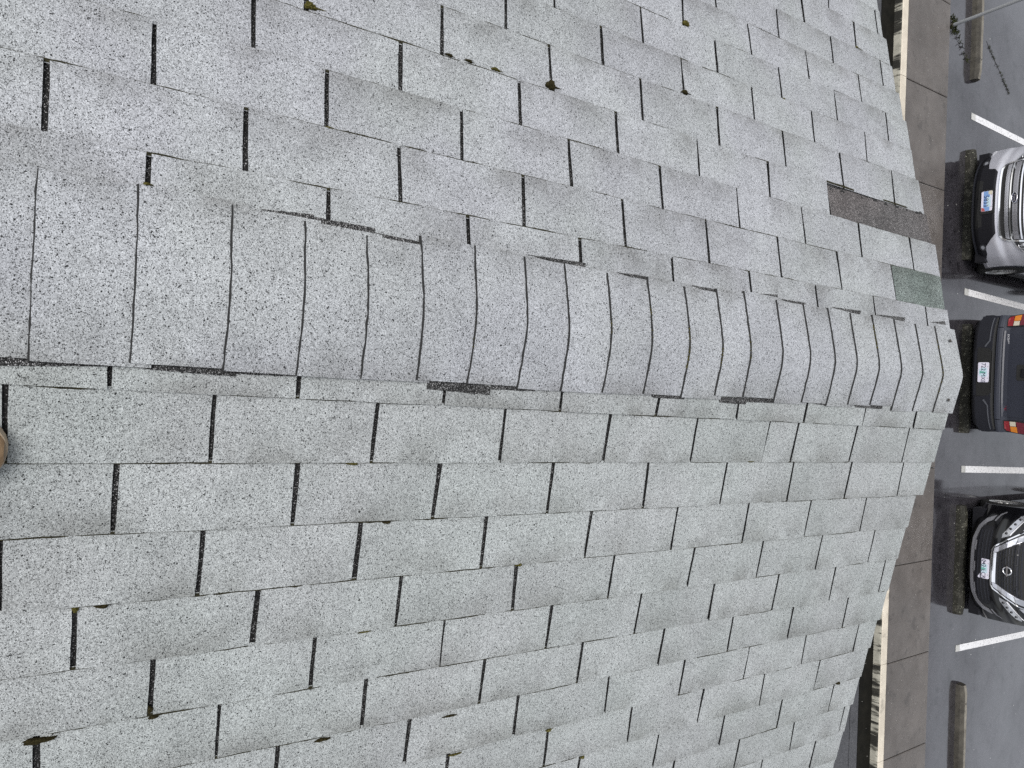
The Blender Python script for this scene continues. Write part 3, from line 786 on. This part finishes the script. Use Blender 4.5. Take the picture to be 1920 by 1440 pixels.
def plate(parent, x0, zc, surf, tilt, kind, txt):
    """number plate standing just off the bumper"""
    W_, H_ = .305, .152
    yb = min(surf(x0 - .15, zc), surf(x0 + .15, zc), surf(x0, zc)) - .012
    def fn(u, v, h=0.0): return Vector((x0 + u, yb - h + v * tilt, zc + v))
    p = MB()
    cr = [(-W_ / 2 + .012, -H_ / 2), (W_ / 2 - .012, -H_ / 2), (W_ / 2, -H_ / 2 + .012), (W_ / 2, H_ / 2 - .012), (W_ / 2 - .012, H_ / 2), (-W_ / 2 + .012, H_ / 2), (-W_ / 2, H_ / 2 - .012), (-W_ / 2, -H_ / 2 + .012)]
    p.prism(cr, lambda u, v, h: fn(u, v, h), -.003, .001)
    o = p.build('number_plate', M['plate'], parent)
    def flat(name, poly, mat, h):
        q = MB(); q.prism(poly, lambda u, v, hh: fn(u, v, hh), h, h + .0005); return q.build(name, M[mat], o)
    if kind == 'tree':
        flat('pale_field', [(-.05, -.06), (.05, -.06), (.075, 0), (.06, .05), (-.06, .05), (-.075, 0)], 'plate_pale', .0012)
        flat('tree_print', [(-.022, -.05), (.022, -.05), (.012, -.012), (.018, -.012), (0, .045), (-.018, -.012), (-.012, -.012)], 'plate_tree', .002)
        text_on('lettering', txt[0], .085, M['ink'], o, lambda u, v: fn(u - .083, v - .002, .003), .95)
        text_on('lettering', txt[1], .085, M['ink'], o, lambda u, v: fn(u + .083, v - .002, .003), .95)
    else:
        flat('blue_field', [(-.15, -.045), (.15, -.045), (.15, .04), (-.15, .04)], 'plate_pic', .0012)
        flat('pale_field', [(-.06, .0), (.09, .0), (.09, .055), (-.06, .055)], 'plate_pale', .0018)
        flat('tan_field', [(-.15, .02), (-.10, .02), (-.09, .072), (-.15, .072)], 'plate_tan', .002)
        flat('red_field', [(.09, -.07), (.15, -.07), (.15, -.02), (.11, -.03)], 'plate_redp', .002)
        text_on('lettering', txt[0], .09, M['ink'], o, lambda u, v: fn(u, v - .012, .003), 1.0)
    for u in (-.09, .09):
        b = MB(); b.disc(fn(u, .062, .001), .006, (0, -1, 0), 8, .002); b.build('bolt', M['steel'], o)
    return o
def wheel(parent, x, y, r, side, wdt=.22):
    t = MB(); rows = []
    for dx, rr in ((-wdt / 2, r * .66), (-wdt / 2, r * .92), (-wdt * .38, r), (wdt * .38, r), (wdt / 2, r * .92), (wdt / 2, r * .66)):
        rows.append([(x + dx, y + rr * math.cos(a), r + rr * math.sin(a)) for a in [2 * math.pi * i / 28 for i in range(28)]])
    t.grid(rows, closed=True)
    o = t.build('wheel', M['rubber'], parent, smooth=True)
    rim = MB(); fx = x + side * wdt * .36
    rows = []
    for dx, rr in ((0, r * .68), (side * .03, r * .66), (-side * .01, r * .60)):
        rows.append([(fx + dx, y + rr * math.cos(a), r + rr * math.sin(a)) for a in [2 * math.pi * i / 28 for i in range(28)]])
    rim.grid(rows, closed=True)
    rim.disc((fx - side * .02, y, r), r * .14, (side, 0, 0), 14, .045)
    for k in range(5):
        a = 2 * math.pi * k / 5 + .3
        for da, r0, r1 in ((-.10, .12, .64), (.10, .12, .64)):
            c0 = a + da * 1.2; c1 = a + da
            P = [(fx + side * (.02 if q < 2 else .012), y + r * rr * math.cos(cc + dd), r + r * rr * math.sin(cc + dd))
                 for q, (rr, cc, dd) in enumerate(((r0, c0, -.18), (r0, c0, .18), (r1, c1, .07), (r1, c1, -.07)))]
            P2 = [(p[0] - side * .03, p[1], p[2]) for p in P]
            rim.add(P + P2, [(0, 1, 2, 3), (0, 4, 5, 1), (1, 5, 6, 2), (2, 6, 7, 3), (3, 7, 4, 0)])
    rim.build('rim', M['alloy'], o)
    hb = MB(); hb.disc((x - side * .02, y, r), r * .62, (side, 0, 0), 24, .02); hb.build('hub', M['rubber'], o)
    return o
def car_body(parent, hw, zb, zt, surf, top, L, mat, tumble, tail):
    """closed shell: nearest face follows surf(x, z) from zb to zt, then top(d) gives the height along the length d"""
    nz, nx = 9, 20
    D = [0, .02, .08, .2, .4, .7, 1.0, 1.25, 1.5, 1.8, 2.2, 2.7, 3.2, 3.7, L - .35, L - .12, L - .03, L]
    def ring(d):
        ht = zt + (top(d) - top(0)); k = math.exp(-d / .55); pts = []
        e = 1 - .10 * max(0, (d - (L - .35)) / .35) ** 2
        def hwz(z):
            return hw * e * (1 - tumble * max(0, (z - zt) / .8) ** 1.2)
        def place(x, z, zn, xn):                # zn, xn: where the same point sits on the nearest face
            return (x, surf(xn, zn) * k + d - (tail * max(0, (z - .9)) if d > L - .4 else 0), z)
        for i in range(nz):
            t = i / nz; z = zb + (ht - .06 - zb) * t; pts.append(place(-hwz(z), z, zb + (zt - .06 - zb) * t, -hw))
        xr = hwz(ht - .06)
        for i in range(nx + 1):
            t = i / nx; c = -1 + 2 * t; z = ht - .06 * abs(c) ** 5 - .02 * c * c; pts.append(place(xr * c, z, zt - .06 * abs(c) ** 5, hw * c))
        for i in range(nz - 1, -1, -1):
            t = i / nz; z = zb + (ht - .06 - zb) * t; pts.append(place(hwz(z), z, zb + (zt - .06 - zb) * t, hw))
        return pts
    mb = MB(); rings = [ring(d) for d in D]
    mb.grid(rings)
    # nearest face
    f = []
    for i in range(31):
        row = []
        for j in range(61):
            x = hw * (-1 + 2 * j / 60); zz = zb + (zt - .06 * abs(x / hw) ** 5 - zb) * i / 30
            row.append((x, surf(x, zz), zz))
        f.append(row)
    mb.grid(f)
    n = len(rings[-1]); b = len(mb.v); mb.add(rings[-1], [tuple(range(n))])
    un = MB()
    o = mb.build('body', mat, parent, smooth=True)
    u = MB(); u.box(-hw * .93, hw * .93, .25, L - .1, zb - .05, zb + .1); u.build('underbody', M['plastic'], parent)
    return o
def glass_sides(parent, hw, pieces):
    for pts in pieces:
        for sx in (-1, 1):
            mb = MB(); mb.add([(sx * (hw - dx + .008), y, z) for y, z, dx in pts] + [(sx * (hw - dx - .01), y, z) for y, z, dx in pts],
                              [tuple(range(len(pts))), tuple(range(2 * len(pts) - 1, len(pts) - 1, -1))] + [(i, (i + 1) % len(pts), (i + 1) % len(pts) + len(pts), i + len(pts)) for i in range(len(pts))])
            mb.build('window', M['glass'], parent)
def screen(parent, name, y0, z0, w0, y1, z1, w1):
    mb = MB(); n = Vector((0, z0 - z1, y1 - y0)).normalized() * .012
    if n.z < 0: n = -n
    a = [Vector((-w0, y0, z0)), Vector((w0, y0, z0)), Vector((w1, y1, z1)), Vector((-w1, y1, z1))]
    mb.add([p + n for p in a] + [p - n for p in a], [(0, 1, 2, 3), (7, 6, 5, 4), (0, 4, 5, 1), (1, 5, 6, 2), (2, 6, 7, 3), (3, 7, 4, 0)])
    mb.build(name, M['glass'], parent)
def ngon(cx, cz, rx, rz, n=20, a0=0): return [(cx + rx * math.cos(a0 + 2 * math.pi * i / n), cz + rz * math.sin(a0 + 2 * math.pi * i / n)) for i in range(n)]
def ring_part(name, cx, cz, rx, rz, wd, surf, off, mat, parent, n=28):
    mb = MB(); rows = []
    for k, (s_, o_) in enumerate(((1 - wd, 0), (1 - wd * .7, .012), (1 - wd * .2, .012), (1, 0))):
        rows.append([(cx + rx * s_ * math.cos(2 * math.pi * i / n), surf(cx, cz) - off - o_, cz + rz * s_ * math.sin(2 * math.pi * i / n)) for i in range(n)])
    mb.grid(rows, closed=True); return mb.build(name, mat, parent, smooth=True)

# --- silver compact van, nose towards the roof
V = empty('silver_van', GP(-3.08, 1.66), ANG + R(-1.0))
tag(V, 'silver compact van parked nose in, with a big chrome barred grille and black lower bumper', 'van', 'vehicles parked facing the sidewalk')
def sv(x, z):
    u = min(1.05, abs(x) / .92)
    return .40 * u ** 3.4 + .05 * u * u + cubic([(.25, .06), (.34, .0), (.54, .0), (.66, .04), (.84, .07), (1.0, .13), (1.10, .25), (1.2, .4)], z)
car_body(V, .915, .26, 1.08, sv, lambda d: cubic([(0, 0), (.9, .12), (1.05, .16), (1.85, .68), (4.2, .72)], d), 4.4, M['silver'], .12, .05)
drape('bumper', [(-.84, .245), (.84, .245), (.86, .33), (.74, .40), (.60, .405), (.545, .44), (.525, .53), (.47, .575), (-.47, .575), (-.525, .53), (-.545, .44), (-.60, .405), (-.74, .40), (-.86, .33)], sv, .014, .03, M['plastic'], V)
drape('lower_intake', [(-.38, .30), (.38, .30), (.35, .40), (-.35, .40)], sv, .018, .01, M['rubber'], V)
drape('bumper_lip', [(-.86, .235), (.86, .235), (.84, .262), (-.84, .262)], sv, .03, .04, M['plastic2'], V)
for sx in (-1, 1):
    pl = ngon(sx * .655, .375, .048, .042, 16)
    o = drape('fog_lamp', pl, sv, .024, .02, M['lens_dark'], V, .2)
    drape('lens', ngon(sx * .655, .378, .026, .024, 14), sv, .029, .006, M['lens'], o, .2)
drape('plate_holder', [(-.20, .385), (.17, .385), (.17, .575), (-.20, .575)], lambda x, z: sv(0, .45) - .0, .022, .03, M['rubber'], V, .3)
plate(V, -.025, .475, lambda x, z: sv(0, .45) - .014, .06, 'pic', ('5833',))
GR = [(-.50, .632), (.50, .632), (.555, .66), (.585, .72), (.60, .86), (.62, 1.02), (-.62, 1.02), (-.60, .86), (-.585, .72), (-.555, .66)]
g = drape('grille', GR, sv, .008, .02, M['rubber'], V)
def bar(nm, x0, x1, z0, z1, mat, off, par=g):
    return drape(nm, [(-x0, z0), (x0, z0), (x1, z1), (-x1, z1)], sv, off, .012, M[mat], par, .06)
rim_ = [(-.515, .618), (.515, .618), (.575, .65), (.607, .72), (.622, .86), (.64, 1.03), (.618, 1.03), (.60, .86), (.585, .725), (.555, .668), (.50, .642), (-.50, .642), (-.555, .668), (-.585, .725), (-.60, .86), (-.618, 1.03), (-.64, 1.03), (-.622, .86), (-.607, .72), (-.575, .65)]
drape('grille_surround', rim_, sv, .022, .02, M['chrome'], g)
bar('grille_mesh', .555, .575, .695, .742, 'satin', .014)
bar('grille_bar', .575, .58, .757, .773, 'chrome', .022)
bar('grille_bar', .58, .588, .797, .862, 'satin', .026)
bar('grille_bar', .588, .59, .885, .902, 'chrome', .022)
bar('grille_mesh', .59, .60, .925, .985, 'satin', .014)
# dark holes of the perforated bands, one mesh
hm = MB()
for r_, zz in enumerate((.706, .719, .732, .938, .952, .966)):
    for i in range(40):
        x = -.53 + 1.06 * (i + .5 * (r_ % 2)) / 40; y = sv(x, zz) - .0145
        hm.add([(x - .006, y, zz), (x, y, zz - .004), (x + .006, y, zz), (x, y, zz + .004)], [(0, 1, 2, 3)])
o = hm.build('grille_holes', M['rubber'], g); o['kind'] = 'stuff'
e = drape('badge', ngon(-.02, .832, .078, .036, 26), lambda x, z: sv(0, .83), .048, .03, M['blue_badge'], V, .3)
ring_part('badge_rim', -.02, .832, .084, .041, .14, sv, .05, M['chrome'], e)
text_on('badge_script', 'Ford', .052, M['chrome'], e, lambda u, v: Vector((-.02 + u, sv(0, .83) - .0495, .83 + v)))
for sx in (-1, 1):
    P = [(.485, .80), (.56, .775), (.66, .80), (.755, .88), (.83, 1.0), (.80, 1.07), (.68, 1.045), (.55, .93)]
    P = P if sx > 0 else mirror(P)
    o = drape('headlamp', P, sv, .010, .02, M['lens_dark'], V)
    c = Vector((sx * .665, sv(.665, .885) - .016, .885))
    ring_part('lamp_ring', sx * .665, .885, .066, .062, .22, sv, .014, M['lens'], o)
    ring_part('lamp_ring', sx * .70, .975, .05, .05, .25, sv, .03, M['lens'], o)
    b_ = MB(); b_.disc((c.x, c.y + .004, c.z), .036, (0, -1, .2), 16, .012, r2=.015); b_.build('bulb', M['lens'], o, smooth=True)
    Q = [(.47, .785), (.56, .757), (.672, .784), (.772, .868), (.852, 1.0), (.835, 1.0), (.758, .875), (.662, .797), (.56, .772), (.482, .797)]
    drape('lamp_edge', Q if sx > 0 else mirror(Q), sv, .016, .02, M['chrome'], o)
screen(V, 'windscreen', 1.08, 1.27, .74, 1.78, 1.72, .66)
glass_sides(V, .915, [[(1.35, 1.25, .04), (2.3, 1.25, .04), (2.3, 1.64, .10), (1.75, 1.62, .10)], [(2.4, 1.25, .04), (3.3, 1.25, .04), (3.3, 1.64, .10), (2.4, 1.64, .10)]])
for sx in (-1, 1):
    for y in (.86, 3.62): wheel(V, sx * .83, y, .325, sx)
    mb = MB(); rows = []
    mb.box(sx * .925 - .012, sx * .925 + .012, 1.25, 3.25, .24, .36); mb.build('sill', M['plastic'], V)
    for y in (.86, 3.62):
        mb = MB(); rows = [[(sx * (.905 + dx), y + rr * math.cos(a), .325 + rr * math.sin(a)) for a in [math.pi * i / 16 - .12 + .24 * (i / 16) * 0 for i in range(17)]] for rr, dx in ((.345, -.03), (.35, .02), (.40, .022), (.41, 0))]
        mb.grid(rows); mb.build('wheel_arch', M['plastic2'], V, smooth=True)
    mb = MB(); mb.box(sx * 1.0 - .09, sx * 1.0 + .09, 1.45, 1.55, 1.2, 1.36); mb.build('mirror', M['plastic'], V)

# --- dark slate blue sport utility, tail towards the roof
U = empty('sport_utility', GP(-.475, 1.72), ANG + R(-.6))
tag(U, 'dark slate blue sport utility vehicle backed in, red and amber tail lamps towards the roof', 'car', 'vehicles parked facing the sidewalk')
def su(x, z):
    u = min(1.05, abs(x) / .92)
    return .10 + .10 * u ** 5 + .03 * u * u + cubic([(.35, .0), (.66, .0), (.72, .04), (1.0, .06), (1.3, .2), (1.65, .42)], z)
def sb(x, z):
    u = min(1.08, abs(x) / .90)
    return .14 * u ** 5 + .03 * u * u
car_body(U, .895, .34, 1.62, su, lambda d: cubic([(0, 0), (.6, .08), (2.6, .08), (3.3, -.55), (4.5, -.68)], d), 4.5, M['navy'], .10, .0)
bp = drape('bumper', [(-.905, .40), (-.80, .335), (.80, .335), (.905, .40), (.905, .50), (.88, .572), (-.88, .572), (-.905, .50)], sb, .0, .22, M['plastic2'], U)
drape('bumper_valance', [(-.78, .30), (.78, .30), (.84, .36), (-.84, .36)], sb, -.03, .12, M['plastic'], U)
drape('plate_recess', [(-.40, .375), (.36, .375), (.34, .40), (.34, .545), (.30, .572), (-.34, .572), (-.38, .545), (-.38, .40)], sb, .003, .02, M['rubber'], U)
for sx in (-1, 1):
    P = [(.42, .47), (.50, .53), (.86, .535), (.86, .548), (.495, .545), (.40, .485)]
    drape('bumper_crease', P if sx > 0 else mirror(P), sb, .006, .02, M['pad'], U)
    P = [(.34, .345), (.80, .345), (.80, .358), (.34, .358)]
    drape('bumper_crease', P if sx > 0 else mirror(P), sb, .006, .02, M['plastic'], U)
mb = MB(); rows = []
for i in range(21):
    x = -.86 + 1.72 * i / 20; rows.append([(x, sb(x, .6) + .015, .573), (x, sb(x, .6) + .03, .585), (x, su(x, .7) + .01, .585), (x, su(x, .7) + .01, .56)])
mb.grid(rows); mb.build('step_pad', M['rubber'], U)
plate(U, -.012, .475, sb, .04, 'tree', ('722', 'MXE'))
drape('hatch_lip', [(-.70, .60), (.70, .60), (.70, .672), (-.70, .672)], lambda x, z: su(x, .6) - .030 + .022 * ((z - .60) / .072) ** 2, .0, .03, M['navy'], U, .03)
for sx in (-1, 1):
    P = [(.712, .60), (.90, .60), (.90, .672), (.712, .672)]
    drape('quarter_lip', P if sx > 0 else mirror(P), lambda x, z: su(x, .6) - .026 + .022 * ((z - .60) / .072) ** 2, .0, .03, M['navy'], U, .03)
h = drape('hatch', [(-.655, .683), (.655, .683), (.67, 1.02), (.65, 1.12), (-.65, 1.12), (-.67, 1.02)], su, .012, .02, M['navy'], U)
rc = drape('handle_recess', [(-.135, .885), (-.115, .865), (.085, .865), (.105, .885), (.105, .975), (.085, .995), (-.115, .995), (-.135, .975)], su, .016, .01, M['rubber'], h)
drape('handle', [(-.07, .935), (.055, .935), (.055, .985), (-.07, .985)], su, .034, .02, M['plastic'], h)
drape('window', [(-.62, 1.16), (.62, 1.16), (.57, 1.52), (-.57, 1.52)], su, .016, .02, M['glass'], h)
text_on('lettering', 'PATHFINDER', .042, M['white'], h, lambda u, v: Vector((-.475 + u, su(-.475, .735) - .014, .735 + v)), 1.0)
text_on('lettering', 'SE', .06, M['redtext'], h, lambda u, v: Vector((.52 + u, su(.52, .72) - .014, .722 + v)), 1.5)
for sx in (-1, 1):
    def q(*p): return list(p) if sx > 0 else mirror(list(p))
    base = q((.715, .70), (.84, .695), (.885, .72), (.925, .99), (.905, 1.01), (.735, .985), (.715, .92))
    t = drape('tail_lamp', base, su, .016, .03, M['rubber'], U)
    drape('red_lens', q((.725, .712), (.835, .706), (.868, .725), (.878, .776), (.725, .776)), su, .024, .012, M['red'], t)
    drape('reverse_lens', q((.728, .785), (.797, .785), (.799, .858), (.730, .858)), su, .025, .012, M['reverse'], t)
    drape('amber_lens', q((.802, .785), (.88, .785), (.896, .868), (.806, .868)), su, .025, .012, M['amber'], t)
    drape('deep_red_lens', q((.730, .868), (.80, .868), (.90, .876), (.914, .985), (.90, .998), (.742, .975)), su, .024, .012, M['darkred'], t)
    for y in (.95, 3.55): wheel(U, sx * .80, y, .36, sx)
    mb = MB(); mb.box(sx * .98 - .08, sx * .98 + .08, 3.05, 3.15, 1.1, 1.28); mb.build('mirror', M['plastic'], U)
glass_sides(U, .895, [[(.5, 1.16, .0), (1.3, 1.16, .0), (1.3, 1.52, .05), (.6, 1.52, .05)], [(1.4, 1.16, .0), (2.7, 1.16, .0), (2.45, 1.52, .05), (1.4, 1.52, .05)]])
screen(U, 'windscreen', 2.85, 1.56, .62, 3.35, 1.14, .74)

# --- black crossover, nose towards the roof
K = empty('black_crossover', GP(2.525, 1.93), ANG + R(-1.5))
tag(K, 'glossy black crossover parked nose in, with a chrome vee round its dark grille', 'car', 'vehicles parked facing the sidewalk')
def sk_(x, z):
    u = min(1.05, abs(x) / .92)
    return .46 * u ** 2.7 + cubic([(.2, .09), (.30, .01), (.38, .0), (.56, .03), (.70, .07), (.86, .13), (.95, .26), (1.02, .45)], z)
car_body(K, .915, .22, .955, sk_, lambda d: cubic([(0, 0), (1.0, .14), (1.2, .17), (2.1, .72), (3.6, .70), (4.5, .35)], d), 4.6, M['black'], .16, .0)
LIP = [(-.78, .50), (-.72, .40), (-.60, .325), (-.40, .29), (.40, .29), (.60, .325), (.72, .40), (.78, .50), (.70, .475), (.655, .415), (.56, .36), (.38, .328), (-.38, .328), (-.56, .36), (-.655, .415), (-.70, .475)]
drape('bumper_lip', LIP, sk_, .03, .05, M['grey_lip'], K)
it = drape('lower_intake', [(-.62, .40), (-.54, .365), (-.38, .338), (.38, .338), (.54, .365), (.62, .40), (.60, .52), (.40, .545), (-.40, .545), (-.60, .52)], sk_, .008, .02, M['plastic'], K)
for zz in (.385, .43, .475, .515):
    drape('slat', [(-.55, zz), (.55, zz), (.55, zz + .012), (-.55, zz + .012)], sk_, .016, .01, M['plastic2'], it)
for x in (-.30, .03, .36):
    drape('skid_tab', [(x - .075, .335), (x + .075, .335), (x + .075, .352), (x - .075, .352)], sk_, .022, .015, M['grey_lip'], it)
plate(K, .045, .475, lambda x, z: sk_(0, .47), .05, 'tree', ('042', 'LCR'))
MESH = [(-.235, .60), (.235, .60), (.46, .94), (-.46, .94)]
gm = drape('grille', MESH, sk_, .004, .02, M['rubber'], K)
nz_ = 9
for i in range(nz_):
    z0 = .635 + .034 * i; xw = .22 + .225 * (z0 - .60) / .34
    segs = 5 if i % 2 else 6
    for j in range(segs):
        a = -xw + 2 * xw * j / segs + .008; b = -xw + 2 * xw * (j + 1) / segs - .008
        drape('grille_bar', [(a, z0), (b, z0), (b, z0 + .011), (a, z0 + .011)], sk_, .014, .012, M['plastic2'], gm, .3)
drape('chrome_bar', [(-.225, .588), (.225, .588), (.235, .632), (-.235, .632)], sk_, .028, .02, M['chrome'], K)
for sx in (-1, 1):
    def q(*p): return list(p) if sx > 0 else mirror(list(p))
    drape('chrome_arm', q((.225, .588), (.30, .600), (.56, .93), (.465, .94), (.245, .632)), sk_, .024, .02, M['satin'], K)
    drape('chrome_arm', q((.36, .775), (.43, .765), (.56, .93), (.465, .94)), sk_, .030, .02, M['chrome'], K)
    drape('chrome_line', q((-.0, .565), (.275, .565), (.335, .592), (.615, .925), (.595, .93), (.322, .605), (.268, .579), (-.0, .579)), sk_, .026, .02, M['chrome'], K)
    HL = q((.46, .655), (.52, .655), (.80, .79), (.825, .845), (.785, .855), (.50, .735))
    hl = drape('headlamp', HL, sk_, .010, .02, M['lens'], K)
    for j in range(4):
        x = .535 + .072 * j; z = .70 + .034 * j
        b_ = MB(); b_.disc((sx * x, sk_(x, z) - .010, z), .022, (sx * .25, -1, 0), 12, .012, r2=.016); b_.build('lamp_unit', M['lens_dark'], hl, smooth=True)
    drape('lamp_strip', q((.515, .742), (.78, .865), (.80, .882), (.505, .752)), sk_, .014, .012, M['white'], hl)
    drape('day_lamp', q((.60, .875), (.70, .915), (.74, .945), (.62, .935)), sk_, .008, .012, M['lens'], K)
    drape('side_vent', q((.70, .50), (.80, .54), (.84, .60), (.83, .61), (.78, .555), (.69, .515)), sk_, .010, .012, M['grey_lip'], K)
    for y in (.93, 3.65): wheel(K, sx * .82, y, .35, sx)
    mb = MB(); mb.box(sx * 1.0 - .09, sx * 1.0 + .09, 1.55, 1.65, 1.02, 1.18); mb.build('mirror', M['black'], K)
eb = ring_part('badge', .02, .775, .066, .066, .26, sk_, .03, M['chrome'], K)
drape('badge_bar', [(-.06, .765), (.10, .765), (.10, .787), (-.06, .787)], lambda x, z: sk_(0, .775), .048, .015, M['chrome'], eb, .3)
screen(K, 'windscreen', 1.25, 1.15, .74, 2.05, 1.62, .62)
glass_sides(K, .915, [[(1.7, 1.10, .02), (2.6, 1.10, .02), (2.6, 1.52, .12), (2.15, 1.50, .12)], [(2.7, 1.10, .02), (3.6, 1.12, .02), (3.4, 1.48, .12), (2.7, 1.52, .12)]])
